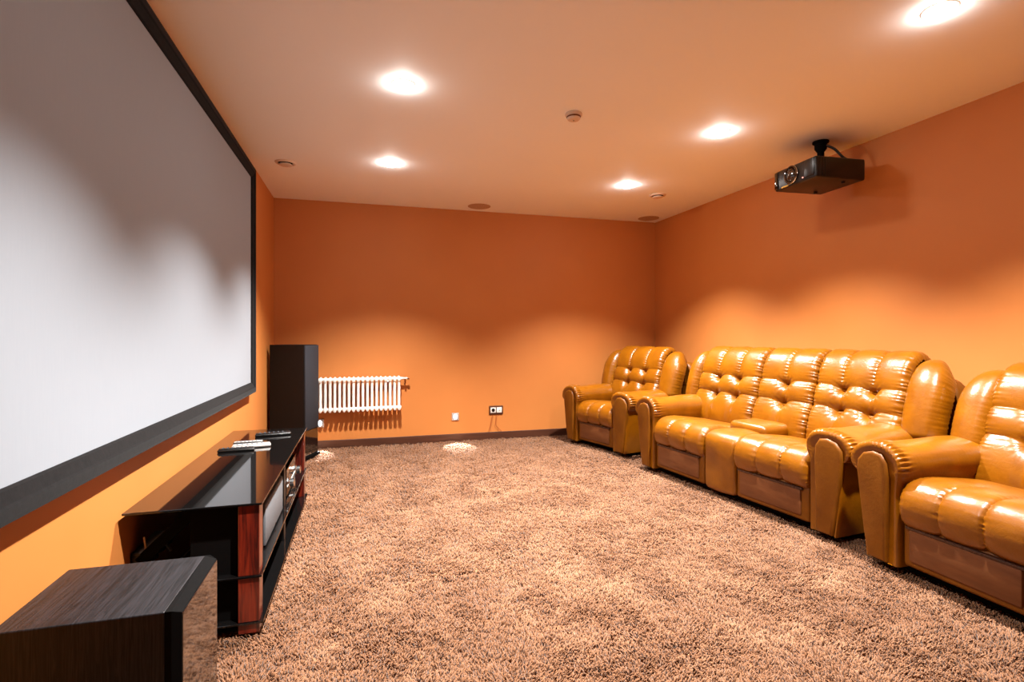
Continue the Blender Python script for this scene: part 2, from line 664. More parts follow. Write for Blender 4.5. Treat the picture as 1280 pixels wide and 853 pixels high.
def wing_cushion(xi, xo, seed):
    """side pillow of the back; xi inner edge, xo outer edge (local x)."""
    prof = [(0.60, 0.53), (0.565, 0.575), (0.57, 0.66), (0.60, 0.78), (0.64, 0.89), (0.70, 0.965), (0.765, 0.985), (0.82, 0.95), (0.845, 0.86), (0.85, 0.70)]
    sgn = 1 if xo > xi else -1
    wdt = abs(xo - xi)

    def outer(v):
        # full width at the bottom, drawn in towards the top
        if v < 0.36:
            k = 0.94 + 0.06 * v / 0.36
        else:
            q = min((v - 0.36) / 0.30, 1.0)
            k = 1 - 0.42 * (1 - math.sqrt(max(1 - q ** 2, 0)))
            if v > 0.66:
                k = 0.58 + 0.1 * (v - 0.66) / 0.34
        return xi + sgn * wdt * k

    def disp(U, S, t, z, W):
        d = 0.062 * np.sqrt(np.clip(np.sin(PI * np.clip(U, 0, 1)), 0, 1))
        v = S / S.max()
        d = d * np.clip(v / 0.1, 0.15, 1) ** 0.6
        d = d + pucker(S, t, 0.005, 260, 0.022, seed)
        d = d + 0.004 * np.sin(U * 46 + seed) * np.exp(-v / 0.05)
        return d
    if sgn > 0:
        return pillow(bmesh.new(), prof, lambda v: xi, outer, 46, 130, disp, 0.06)
    return pillow(bmesh.new(), prof, outer, lambda v: xi, 46, 130, disp, 0.06)


SEAT_PROF = [(0.06, 0.262), (0.0, 0.255), (-0.035, 0.295), (-0.045, 0.36), (-0.025, 0.425), (0.03, 0.468), (0.12, 0.478), (0.30, 0.462), (0.50, 0.445), (0.60, 0.44)]


def seat_cushion(x0, x1, ncol, seed):
    def disp(U, S, t, z, W):
        v = S / S.max()
        cx = U * ncol
        col = cell(np.clip(cx, 0, ncol - 1e-4), 2.2)
        edge = (cx < 0.5) | (cx > ncol - 0.5)
        col = np.where(edge, 1.0, col)
        fade = np.clip(np.where(v < 0.5, 1.0, 1 - (v - 0.5) / 0.25), 0, 1) * np.clip(v / 0.08, 0, 1)
        d = 0.014 * (np.sqrt(np.clip(col, 0, 1)) - 0.6) * fade + 0.010 * np.sin(PI * np.clip(v, 0, 1))
        for k in range(1, ncol):
            dx = np.abs(cx - k) / ncol * W
            d = d - 0.006 * np.exp(-(dx / 0.006) ** 2) * fade
            d = d + pucker(S, dx, 0.0032, 260, 0.022, seed + k) * fade
        d = d + pucker(S, t, 0.0045, 240, 0.022, seed) * np.clip(fade, 0, 1)
        d = d + 0.004 * np.sin(U * 5 + seed) * np.sin(v * 9 + seed)
        return d
    return pillow(bmesh.new(), SEAT_PROF, lambda v: x0, lambda v: x1, 80, 100, disp, 0.045)


def arm_mesh(flip, W, seed):
    """upholstered arm with a rolled mushroom top; local x 0..0.2 for the left arm, mirrored for the right one."""
    base = [(0.205, 0.03), (0.205, 0.20), (0.205, 0.36), (0.208, 0.44), (0.222, 0.505), (0.225, 0.555), (0.205, 0.602), (0.16, 0.635), (0.10, 0.645),
            (0.03, 0.637), (-0.03, 0.610), (-0.062, 0.565), (-0.062, 0.515), (-0.036, 0.480), (-0.006, 0.462), (0.0, 0.40), (0.006, 0.22), (0.03, 0.03)]
    # densify the outline
    P = np.array(base)
    out = []
    for i in range(len(P) - 1):
        p0, p1, p2, p3 = P[max(i - 1, 0)], P[i], P[i + 1], P[min(i + 2, len(P) - 1)]
        for k in range(9):
            t = k / 9
            out.append(0.5 * ((2 * p1) + (p2 - p0) * t + (2 * p0 - 5 * p1 + 4 * p2 - p3) * t * t + (3 * p1 - p0 - 3 * p2 + p3) * t ** 3))
    out.append(P[-1])
    P = np.array(out)
    n = len(P)
    seglen = np.r_[0, np.cumsum(np.linalg.norm(np.diff(P, axis=0), axis=1))]
    ctr = np.array([0.095, 0.50])
    ys = [-0.022, -0.03, -0.03, -0.022, -0.005, 0.015, 0.035, 0.055, 0.08, 0.11, 0.16, 0.24, 0.34, 0.45, 0.56, 0.64, 0.70, 0.74]
    sh = [0.72, 0.82, 0.91, 0.97, 1.0, 1.0, 1.0, 1.0, 1.0, 1.0, 1.0, 1.0, 1.0, 1.0, 1.0, 0.99, 0.97, 0.94]
    bm = bmesh.new()
    rings = []
    for y, s in zip(ys, sh):
        ring = []
        for i, (x, z) in enumerate(P):
            top = min(max((z - 0.46) / 0.06, 0), 1)
            sx = ctr[0] + (x - ctr[0]) * s
            sz = z if z < 0.45 else 0.45 + (z - 0.45) * (s if s < 1 else 1)
            # puckers around the front of the roll
            rip = top * 0.0065 * math.sin(seglen[i] * 260 + seed) * math.exp(-((y - 0.008) / 0.026) ** 2)
            # top pad dips then rises slightly to the back
            dip = top * (-0.018 * math.exp(-((y - 0.16) / 0.07) ** 2) * 0.4 + 0.004 * math.sin(y * 14 + x * 20 + seed))
            d = np.array([sx, sz]) - ctr
            L = max(np.hypot(*d), 1e-6)
            sx += d[0] / L * rip
            sz += d[1] / L * rip + dip
            X = sx if not flip else W - sx
            fwd = 0.010 * top * max(0.0, 1 - (y + 0.03) / 0.16) ** 1.5
            ring.append(bm.verts.new((X, y - fwd, sz)))
        rings.append(ring)
    for A, B in zip(rings[:-1], rings[1:]):
        for i in range(n):
            j = (i + 1) % n
            bm.faces.new((A[i], A[j], B[j], B[i]))
    bm.faces.new(rings[0])
    bm.faces.new(rings[-1])
    return bm


def arm_panel(flip, W):
    """tombstone front panel of an arm"""
    pts = [(0.052, 0.035), (0.150, 0.035), (0.156, 0.30), (0.162, 0.47), (0.156, 0.545), (0.128, 0.588), (0.078, 0.597), (0.024, 0.580), (-0.012, 0.535), (-0.014, 0.47), (0.004, 0.33), (0.026, 0.16)]
    if flip:
        pts = [(W - x, z) for x, z in pts][::-1]
    return prism(bmesh.new(), pts, -0.050, 0.0, 0.016, 3)


def back_shell(x0, x1):
    c = 0.10
    pts = [(x0 + 0.03, 0.06), (x1 - 0.03, 0.06), (x1, 0.45), (x1, 0.80)]
    for k in range(1, 7):
        a = k / 6 * PI / 2
        pts.append((x1 - c + c * math.cos(a), 0.80 + 0.13 * math.sin(a)))
    for k in range(1, 7):
        a = PI / 2 + k / 6 * PI / 2
        pts.append((x0 + c + c * math.cos(a), 0.80 + 0.13 * math.sin(a)))
    pts.append((x0, 0.45))
    return prism(bmesh.new(), pts, 0.80, 0.92, 0.035, 3)


def add_arms(t, W):
    for flip in (False, True):
        a = link_obj('arm', arm_mesh(flip, W, 3.1 if flip else 0.4), M_LEATHER, t)
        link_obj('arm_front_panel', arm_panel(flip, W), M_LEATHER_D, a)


def add_seat(t, x0, x1, seed):
    link_obj('seat_cushion', seat_cushion(x0, x1, 3, seed), M_LEATHER, t)
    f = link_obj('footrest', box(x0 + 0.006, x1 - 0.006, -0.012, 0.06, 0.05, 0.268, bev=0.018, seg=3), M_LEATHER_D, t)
    link_obj('footrest_lip_shade', box(x0 + 0.03, x1 - 0.045, -0.030, 0.0, 0.243, 0.257, bev=0.004, seg=2), M_LIP_SHADE, f)  # dark strip standing in for the shaded gap at the board's top lip
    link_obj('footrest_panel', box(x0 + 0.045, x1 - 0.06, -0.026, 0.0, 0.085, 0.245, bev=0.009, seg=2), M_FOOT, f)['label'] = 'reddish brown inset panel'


def make_armchair(label, loc, rot, scale):
    W = 1.0
    t = thing('recliner_armchair', label, 'armchair', loc, rot, 'caramel leather recliners')
    t.scale = (scale,) * 3
    add_arms(t, W)
    add_seat(t, 0.212, W - 0.212, 1.0)
    link_obj('base', box(0.05, W - 0.05, 0.055, 0.80, 0.0, 0.255, bev=0.01), M_BLACK, t)
    link_obj('back_cushion', back_cushion(0.145, W - 0.135, 3, 2.0), M_LEATHER, t)
    link_obj('wing_cushion', wing_cushion(0.155, -0.062, 0.7), M_LEATHER, t)
    link_obj('wing_cushion', wing_cushion(W - 0.145, W + 0.13, 1.9), M_LEATHER, t)
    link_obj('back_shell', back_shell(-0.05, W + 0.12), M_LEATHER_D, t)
    return t


def make_sofa(label, loc, rot):
    W = 1.93
    t = thing('recliner_sofa', label, 'sofa', loc, rot)
    add_arms(t, W)
    add_seat(t, 0.212, 0.815, 2.2)
    add_seat(t, 1.125, W - 0.212, 4.4)
    link_obj('base', box(0.05, W - 0.05, 0.055, 0.80, 0.0, 0.255, bev=0.01), M_BLACK, t)
    xs = [0.075, 0.765, 1.265, 1.89]
    for i, nc in enumerate((3, 2, 3)):
        link_obj('back_cushion', back_cushion(xs[i], xs[i + 1], nc, 1.3 * i + 0.5), M_LEATHER, t)
    link_obj('wing_cushion', wing_cushion(0.085, -0.085, 0.2), M_LEATHER, t)
    link_obj('wing_cushion', wing_cushion(1.87, 2.11, 2.9), M_LEATHER, t)
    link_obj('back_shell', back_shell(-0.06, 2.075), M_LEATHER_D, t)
    # console between the two seats: waterfall front and padded lid
    def cd_(U, S, tt, z, Wd):
        v = S / S.max()
        return 0.008 * np.sin(PI * U) + 0.003 * np.sin(v * 17 + U * 4)
    cons = [(0.03, 0.045), (-0.012, 0.05), (-0.022, 0.12), (-0.026, 0.25), (-0.028, 0.36), (-0.012, 0.43), (0.045, 0.468), (0.14, 0.478), (0.30, 0.475), (0.56, 0.465)]
    c = link_obj('console', pillow(bmesh.new(), cons, lambda v: 0.818, lambda v: 1.122, 30, 60, cd_, 0.03), M_LEATHER, t)
    lb = bmesh.new()
    rbox(lb, 0.795, 1.145, 0.235, 0.60, 0.435, 0.532, 0.042, 6)
    for v in lb.verts:
        if v.co.z > 0.5:
            v.co.z += 0.012 * math.sin(PI * min(max((v.co.x - 0.795) / 0.35, 0), 1)) * math.sin(PI * min(max((v.co.y - 0.2) / 0.5, 0), 1))
    link_obj('console_lid', lb, M_LEATHER, c)
    return t


DEG = math.radians
make_sofa('long caramel leather recliner sofa with two seats and a padded console between them', (2.46, 4.29, 0), DEG(-90 + 5.8))
far = make_armchair('caramel leather recliner armchair standing in the far corner beyond the sofa', (2.249, 5.582, 0), DEG(-90 + 15.5), 0.978)
near = copy_thing(far, (2.618, 2.212, 0), DEG(-90 - 0.9), 'caramel leather recliner armchair nearest the camera, cut off by the right picture edge')
near.scale = (0.993,) * 3
for ch in near.children:                      # this one stands tipped a little further back
    if ch.name.split('.')[0] in ('back_cushion', 'wing_cushion'):
        Rm = Matrix.Rotation(DEG(-4.0), 4, 'X')
        pv = Vector((0, 0.55, 0.5))
        ch.rotation_euler = (DEG(-4.0), 0, 0)
        ch.location = Vector((0.06 if 'wing' in ch.name and ch.data.vertices[0].co.x < 0.5 else 0.025, 0.018, -0.02)) + pv - Rm @ pv
    elif ch.name.split('.')[0] == 'back_shell':
        ch.location = (0.06, 0.0, -0.02)

# ------------------------------------------------------------------ projection screen on the left wall
SX = XL + 0.004
sY0, sY1, sZ0, sZ1 = 0.62, 4.70, 0.735, 2.55
FR = 0.085
scr = thing('projection_screen', 'huge fixed projector screen with black velvet frame on the left wall', 'screen', (SX, (sY0 + sY1) / 2, sZ0))
cy = (sY0 + sY1) / 2
LY, LZ = (sY1 - sY0) / 2, sZ1 - sZ0


def frame_bar(p, q, inward):
    """bar from p to q in the (y, z) plane with a stepped, mitred profile"""
    prof = [(0.0, 0.0), (0.0, 0.048), (0.012, 0.053), (0.040, 0.053), (0.046, 0.047), (FR - 0.006, 0.036), (FR, 0.030), (FR, 0.0)]
    bm = bmesh.new()
    p, q = np.array(p), np.array(q)
    d = (q - p) / np.linalg.norm(q - p)
    n = np.array(inward, float)
    A, B = [], []
    for off, dep in prof:
        a = p + n * off + d * off
        b = q + n * off - d * off
        A.append(bm.verts.new((dep, a[0], a[1])))
        B.append(bm.verts.new((dep, b[0], b[1])))
    k = len(prof)
    for i in range(k):
        bm.faces.new((A[i], A[(i + 1) % k], B[(i + 1) % k], B[i]))
    bm.faces.new(A)
    bm.faces.new(B[::-1])
    return bm


for p, q, n in (((-LY, 0), (LY, 0), (0, 1)), ((-LY, LZ), (LY, LZ), (0, -1)), ((-LY, 0), (-LY, LZ), (1, 0)), ((LY, 0), (LY, LZ), (-1, 0))):
    link_obj('frame_bar', frame_bar(p, q, n), M_VELVET, scr, smooth=False)
link_obj('screen_fabric', box(0.012, 0.026, -LY + FR - 0.01, LY - FR + 0.01, FR - 0.01, LZ - FR + 0.01), M_SCREEN, scr, smooth=False)

# ------------------------------------------------------------------ subwoofer, near left
sub = thing('subwoofer', 'black ash subwoofer box with gloss front in the near left corner', 'speaker', (-0.645, 1.693, 0))
link_obj('cabinet', box(-0.198, 0.165, -0.178, 0.178, 0.02, 0.50, bev=0.003), M_ASH, sub, smooth=False)
bm = bmesh.new()
pts = [(0.165, -0.178), (0.18, -0.178), (0.20, -0.166), (0.20, 0.166), (0.18, 0.178), (0.165, 0.178)]
a = [bm.verts.new((x, y, 0.02)) for x, y in pts]
b = [bm.verts.new((x, y, 0.50 if x < 0.19 else 0.49)) for x, y in pts]
for i in range(6):
    bm.faces.new((a[i], a[(i + 1) % 6], b[(i + 1) % 6], b[i]))
bm.faces.new(a)
bm.faces.new(b)
bf = link_obj('front_baffle', bm, M_BLACK, sub, smooth=False)
link_obj('gloss_panel', box(0.199, 0.2025, -0.164, 0.164, 0.026, 0.488, bev=0.001, seg=1), M_GLOSS, bf, smooth=False)['label'] = 'mirror gloss black front panel'
for sx in (-0.16, 0.14):
    for sy in (-0.14, 0.14):
        bm = bmesh.new()
        lathe(bm, [(0, 0), (0.02, 0), (0.022, 0.02), (0, 0.02)], 16, Matrix.Translation((sx, sy, 0)))
        link_obj('foot', bm, M_BLACK, sub)

# ------------------------------------------------------------------ tower speaker, far left corner
tw = thing('tower_speaker', 'tall black floor speaker with charcoal grille in the far left corner', 'speaker', (-0.64, 5.564, 0), math.atan2(-0.38, 0.93))
# local +x is the front
link_obj('cabinet', box(-0.185, 0.165, -0.132, 0.132, 0.03, 1.105, bev=0.004), M_ASH_D, tw, smooth=False)
link_obj('lower_baffle', box(0.165, 0.173, -0.13, 0.13, 0.032, 0.275, bev=0.002), M_GLOSS, tw, smooth=False)
link_obj('grille', box(0.165, 0.182, -0.130, 0.130, 0.28, 1.10, bev=0.006), M_GRILLE_D, tw)
link_obj('plinth', box(-0.20, 0.19, -0.145, 0.145, 0.0, 0.03, bev=0.004), M_BLACK, tw, smooth=False)

# ------------------------------------------------------------------ TV stand
st = thing('tv_stand', 'low black glass media stand with rosewood corner posts against the left wall', 'stand', (-0.40, 2.32, 0))
# local: x from -0.47 (wall) to 0 (front), y from 0 (near) to 1.77 (far)
L = 1.765


def glass(name, x0, x1, y0, y1, z, t):
    g = link_obj(name, box(x0, x1, y0, y1, z - t, z, bev=0.0018, seg=1), M_GLASS, st, smooth=False)
    return g


glass('glass_top', -0.474, 0.012, -0.012, L + 0.012, 0.525, 0.009)
glass('glass_shelf', -0.33, 0.010, -0.006, L + 0.006, 0.232, 0.009)
glass('bottom_shelf', -0.33, 0.016, -0.006, L + 0.006, 0.046, 0.009)
for y0 in (0.0, L - 0.075):
    for z0, z1 in ((0.232, 0.516), (0.046, 0.223), (0.0, 0.037)):
        link_obj('corner_post', box(-0.078, 0.0, y0, y0 + 0.075, z0, z1, bev=0.002), M_ROSE, st, smooth=False)['label'] = 'red rosewood post segment'
        link_obj('side_panel', box(-0.255, -0.078, y0 + 0.035, y0 + 0.055, z0, z1), M_BLACK, st, smooth=False)
link_obj('back_panel', box(-0.262, -0.25, 0.055, L - 0.055, 0.046, 0.516), M_BLACK, st, smooth=False)
for z0, z1 in ((0.232, 0.516), (0.046, 0.223)):
    link_obj('divider', box(-0.25, -0.022, 0.865, 0.925, z0, z1, bev=0.003), M_BLACK_P, st, smooth=False)
# slanting rear brace at the near end
for yb in (0.10, L - 0.16):
    ang = math.atan2(0.17, 0.17)
    R = Matrix.Translation((-0.345, yb + 0.03, 0.40)) @ Matrix.Rotation(-DEG(44), 4, 'Y')
    link_obj('rear_brace', box(-0.16, 0.14, -0.03, 0.03, -0.022, 0.022, bev=0.003, rot=R), M_BLACK, st, smooth=False)


# centre speaker on the middle shelf
cs = thing('centre_speaker', 'black centre speaker with light grey grille on the stand shelf', 'speaker', (-0.52, 2.868, 0.232))
link_obj('cabinet', box(-0.11, 0.085, -0.275, 0.275, 0.0, 0.20, bev=0.004), M_ASH_D, cs, smooth=False)
g = link_obj('grille', box(0.085, 0.098, -0.265, 0.265, 0.008, 0.192, bev=0.005), M_GRILLE_L, cs)
link_obj('badge', box(0.0975, 0.1, -0.012, 0.012, 0.016, 0.024), M_CHROME, g)
# AV receiver on the same shelf
rc = thing('receiver', 'black glossy receiver with two chrome knobs on the stand shelf', 'receiver', (-0.53, 3.58, 0.232))
link_obj('cabinet', box(-0.11, 0.09, -0.225, 0.225, 0.012, 0.165, bev=0.004), M_BLACK, rc, smooth=False)
link_obj('front_panel', box(0.09, 0.10, -0.228, 0.228, 0.010, 0.170, bev=0.003), M_GLOSS, rc, smooth=False)
link_obj('display', box(0.0995, 0.102, -0.08, 0.08, 0.10, 0.135), M_LENS, rc, smooth=False)
link_obj('trim_strip', box(0.0995, 0.103, -0.21, 0.21, 0.062, 0.068), M_SILVER, rc, smooth=False)
for ky in (-0.155, 0.165):
    bm = bmesh.new()
    lathe(bm, [(0, 0), (0.030, 0), (0.030, 0.006), (0.025, 0.009), (0.024, 0.032), (0.020, 0.036), (0, 0.036)], 24,
          Matrix.Translation((0.10, ky, 0.075)) @ Matrix.Rotation(PI / 2, 4, 'Y'))
    link_obj('knob', bm, M_CHROME, rc)['label'] = 'chrome knob'
for sx in (-0.08, 0.07):
    for sy in (-0.19, 0.19):
        bm = bmesh.new()
        lathe(bm, [(0, 0), (0.018, 0), (0.018, 0.013), (0, 0.013)], 12, Matrix.Translation((sx, sy, 0)))
        link_obj('foot', bm, M_BLACK_P, rc)


# remotes on the glass top
def remote(label, loc, rotz, ln, wd, ht, mat_body, mat_top):
    r = thing('remote_control', label, 'remote', loc, rotz, 'remotes on the glass stand top')
    link_obj('case', box(-ln / 2, ln / 2, -wd / 2, wd / 2, 0, ht * 0.7, bev=ht * 0.28, seg=3), mat_body, r)
    f = link_obj('face', box(-ln / 2 + 0.006, ln / 2 - 0.006, -wd / 2 + 0.005, wd / 2 - 0.005, ht * 0.66, ht * 0.9, bev=0.002), mat_top, r)
    bm = bmesh.new()
    for i in range(6):
        for j in range(3):
            x = -ln * 0.36 + i * ln * 0.125
            y = (j - 1) * wd * 0.26
            rbox(bm, x - 0.005, x + 0.005, y - 0.004, y + 0.004, ht * 0.88, ht, 0.001, 1)
    o = link_obj('buttons', bm, M_GRILLE_L if mat_top is not M_BLACK_P else M_GRILLE_D, f, smooth=False)
    o['kind'] = 'stuff'
    return r


GT = 0.5252
remote('black remote lying nearest on the glass stand top, left of the group', (-0.705, 3.375, GT), DEG(5), 0.19, 0.05, 0.022, M_BLACK_P, M_BLACK_P)
remote('silver remote in the middle of the remotes on the glass top', (-0.640, 3.465, GT), DEG(8), 0.21, 0.052, 0.024, M_SILVER, M_SILVER)
remote('slim grey and black remote just behind the silver remote', (-0.680, 3.585, GT), DEG(6), 0.17, 0.040, 0.018, M_BLACK_P, M_SILVER)
remote('black remote lying alone at the far end of the glass stand top', (-0.575, 3.83, GT), DEG(10), 0.22, 0.052, 0.024, M_BLACK_P, M_BLACK_P)

# cables behind the stand
cb = [
    ('cable', M_BRONZE, [(-0.66, 2.43, 0.47), (-0.665, 2.42, 0.43), (-0.64, 2.41, 0.405), (-0.60, 2.41, 0.408), (-0.585, 2.42, 0.415)], 0.009, 'bronze cable loop hanging under the glass top of the media stand'),
    ('cable', M_CABLE, [(-0.84, 2.55, 0.006), (-0.845, 2.52, 0.15), (-0.83, 2.50, 0.28), (-0.80, 2.49, 0.345), (-0.77, 2.5, 0.30)], 0.006, 'black cable rising along the wall behind the media stand'),
    ('cable', M_CABLE_W, [(-0.845, 2.44, 0.006), (-0.85, 2.43, 0.18), (-0.835, 2.43, 0.31), (-0.845, 2.44, 0.385)], 0.004, 'pale cable standing up by the wall behind the media stand'),
    ('cable', M_CABLE_B, [(-0.72, 2.66, 0.006), (-0.735, 2.68, 0.10), (-0.74, 2.69, 0.22), (-0.72, 2.69, 0.33)], 0.004, 'thin brown cable hanging below the stand brace'),
]
for nm, mt, pts, r, lab in cb:
    tag(link_obj(nm, tube(bmesh.new(), pts, r, 8, 6), mt), lab, 'cable', 'cables behind the media stand')

# power strip with plugs behind the stand, by the wall
ps = thing('power_strip', 'black power strip with plugs on the wall behind the media stand', 'power strip', (XL + 0.0, 2.52, 0.30))
link_obj('case', box(0.001, 0.045, -0.10, 0.16, -0.03, 0.03, bev=0.006), M_BLACK_P, ps)
for py in (-0.06, 0.02, 0.10):
    bm = bmesh.new()
    lathe(bm, [(0, 0), (0.02, 0), (0.019, 0.02), (0.011, 0.04), (0, 0.042)], 14, Matrix.Translation((0.045, py, 0)) @ Matrix.Rotation(PI / 2, 4, 'Y'))
    link_obj('plug', bm, M_BLACK, ps)

# ------------------------------------------------------------------ radiator on the back wall
rad = thing('radiator', 'white column radiator mounted low on the back wall beside the tower speaker', 'radiator', (0, YB, 0))
NC = 21
pit = 0.0475
xr0 = 0.385 - (NC - 1) * pit
for i in range(NC):
    x = xr0 + i * pit
    bm = bmesh.new()
    for dy in (-0.115, -0.080, -0.045):
        tube(bm, [(x, dy, 0.42), (x, dy, 0.715)], 0.0138, 10)
    for z in (0.410, 0.725):
        # rounded header linking the three tubes, bored along x
        hb = bmesh.new()
        tube(hb, [(0, -0.142, 0), (0, -0.136, 0), (0, -0.120, 0), (0, -0.06, 0), (0, -0.030, 0), (0, -0.022, 0)], lambda t: 0.012 if t in (0.0, 1.0) else 0.024, 12)
        bmesh.ops.transform(hb, matrix=Matrix.Translation((x, 0, z)) @ Matrix.Diagonal((0.72, 1, 1.15, 1)), verts=hb.verts[:])
        me_ = bpy.data.meshes.new('tmp')
        hb.to_mesh(me_)
        hb.free()
        bm.from_mesh(me_)
        bpy.data.meshes.remove(me_)
        tube(bm, [(x - pit / 2, -0.08, z), (x + pit / 2, -0.08, z)], 0.017, 10)
    link_obj('column', bm, M_WHITE, rad)
bm = bmesh.new()
tube(bm, [(0.40, -0.08, 0.725), (0.43, -0.08, 0.725)], 0.014, 12)
tube(bm, [(0.43, -0.08, 0.725), (0.478, -0.08, 0.725)], 0.011, 12)
link_obj('inlet_pipe', bm, M_WHITE, rad)
bm = bmesh.new()
tube(bm, [(0.452, -0.08, 0.728), (0.452, -0.08, 0.69), (0.452, -0.055, 0.665), (0.452, -0.0, 0.665)], 0.008, 10, 4)
tube(bm, [(0.474, -0.08, 0.725), (0.495, -0.08, 0.725)], 0.014, 12)
link_obj('valve', bm, M_BRONZE, rad)
for x in (xr0 + 2.5 * pit, 0.385 - 2.5 * pit):
    link_obj('wall_bracket', box(x - 0.008, x + 0.008, -0.09, -0.0005, 0.69, 0.71), M_WHITE, rad, smooth=False)


# ------------------------------------------------------------------ low wall lights
def step_light(x, z, lab):
    s = thing('step_light', lab, 'wall light', (x, YB, z), 0, 'low step lights on the back wall')
    bm = bmesh.new()
    rbox(bm, -0.040, 0.040, -0.010, -0.0005, -0.043, 0.043, 0.003, 2)
    link_obj('frame', bm, M_SILVER, s)
    bm = bmesh.new()
    lathe(bm, [(0, 0.018), (0.012, 0.017), (0.021, 0.013), (0.025, 0.0)], 24, Matrix.Translation((0, -0.009, 0)) @ Matrix.Rotation(PI / 2, 4, 'X') @ Matrix.Diagonal((0.85, 1.25, 1, 1)))
    link_obj('lens', bm, M_STEP, s)
    ld = bpy.data.lights.new('step_lamp', 'SPOT')
    ld.energy = STEP_W
    ld.color = (0.93, 0.97, 1.0)
    ld.spot_size = DEG(52)
    ld.spot_blend = 0.25
    ld.shadow_soft_size = 0.012
    lo = bpy.data.objects.new('step_lamp', ld)
    COL.objects.link(lo)
    lo.parent = s
    lo.location = (0, -0.055, 0.0)
    d = Vector((-0.01, -0.24, -0.27))
    lo.rotation_euler = d.to_track_quat('-Z', 'Y').to_euler()


step_light(1.02, 0.267, 'small glowing step light on the open back wall between radiator and socket')
step_light(-0.435, 0.258, 'small glowing step light half hidden behind the tower speaker')

# ------------------------------------------------------------------ double wall socket
so = thing('wall_socket', 'brown framed double socket with white inserts low on the back wall', 'socket', (1.50, YB, 0.325))
link_obj('frame', box(-0.082, 0.082, -0.011, -0.0005, -0.050, 0.050, bev=0.003), M_BASE, so)
for k, x in enumerate((-0.036, 0.036)):
    ins = link_obj('insert', box(x - 0.031, x + 0.031, -0.015, -0.009, -0.031, 0.031, bev=0.002), M_WHITE_P, so)
    bm = bmesh.new()
    if k == 0:
        lathe(bm, [(0, 0.004), (0.019, 0.004), (0.021, 0), ], 20, Matrix.Translation((x, -0.0145, 0)) @ Matrix.Rotation(PI / 2, 4, 'X'))
        link_obj('socket_face', bm, M_BLACK_P, ins)
    else:
        tube(bm, [(x - 0.006, -0.016, -0.012), (x + 0.006, -0.016, -0.004), (x + 0.010, -0.016, 0.008)], 0.0022, 6, 3)
        link_obj('aerial_jack', bm, M_BRONZE, ins)
for j, (pts, lab) in enumerate([
    ([(1.455, YB - 0.012, 0.272), (1.445, YB - 0.010, 0.20), (1.425, YB - 0.012, 0.12), (1.415, YB - 0.019, 0.076)], 'thin brown cable hanging straight down left below the wall socket'),
    ([(1.505, YB - 0.012, 0.272), (1.50, YB - 0.010, 0.20), (1.495, YB - 0.012, 0.15), (1.53, YB - 0.012, 0.11), (1.565, YB - 0.019, 0.076)], 'thin brown cable curving down right below the wall socket')]):
    tag(link_obj('cable', tube(bmesh.new(), pts, 0.0028, 6, 6), M_CABLE_B), lab, 'cable')


# ------------------------------------------------------------------ ceiling fittings
def downlight(x, y, lab):
    d = thing('downlight', lab, 'ceiling light', (x, y, H), 0, 'recessed ceiling downlights')
    bm = bmesh.new()
    lathe(bm, [(0.0525, -0.0005), (0.053, -0.002), (0.058, -0.0035), (0.066, -0.003), (0.070, -0.0005)], 32)
    link_obj('trim_ring', bm, M_WHITE_P, d)
    bm = bmesh.new()
    lathe(bm, [(0.0515, -0.001), (0.049, -0.012), (0.038, -0.022), (0.020, -0.0275), (0, -0.029)], 28)
    link_obj('bulb', bm, M_BULB, d)
    ld = bpy.data.lights.new('downlight_lamp', 'SPOT')
    ld.energy = SPOT_W
    ld.color = LAMP_COL
    ld.spot_size = DEG(SPOT_ANGLE)
    ld.spot_blend = SPOT_BLEND
    ld.shadow_soft_size = 0.03
    lo = bpy.data.objects.new('downlight_lamp', ld)
    COL.objects.link(lo)
    lo.parent = d
    lo.location = (0, 0, -0.055)


downlight(0.225, 4.49, 'glowing ceiling downlight farthest on the screen side of the room')
downlight(0.225, 3.06, 'glowing ceiling downlight second from the far wall on the screen side')
downlight(2.435, 4.53, 'glowing ceiling downlight farthest on the sofa side of the room')
downlight(2.435, 3.17, 'glowing ceiling downlight nearest the projector')
downlight(2.445, 1.71, 'glowing ceiling downlight nearest the camera at the top right')
downlight(0.225, 1.64, 'ceiling downlight above the near end of the screen, out of view')

bm = bmesh.new()
lathe(bm, [(0.052, -0.0005), (0.055, -0.006), (0.055, -0.014), (0.047, -0.017), (0.045, -0.022), (0.043, -0.034), (0.036, -0.042), (0.015, -0.045), (0, -0.045)], 32)
smk = thing('smoke_detector', 'small white round smoke detector in the middle of the ceiling', 'smoke detector', (1.314, 3.16, H))
link_obj('body', bm, M_BEIGE, smk)
bm = bmesh.new()
lathe(bm, [(0.0465, -0.021), (0.0475, -0.024), (0.0445, -0.028), (0.0437, -0.030)], 32)
link_obj('sensing_slot', bm, M_BRONZE, smk)
bm = bmesh.new()
lathe(bm, [(0, -0.048), (0.004, -0.048), (0.004, -0.044), (0, -0.044)], 10)
link_obj('indicator', bm, M_BLACK_P, smk)


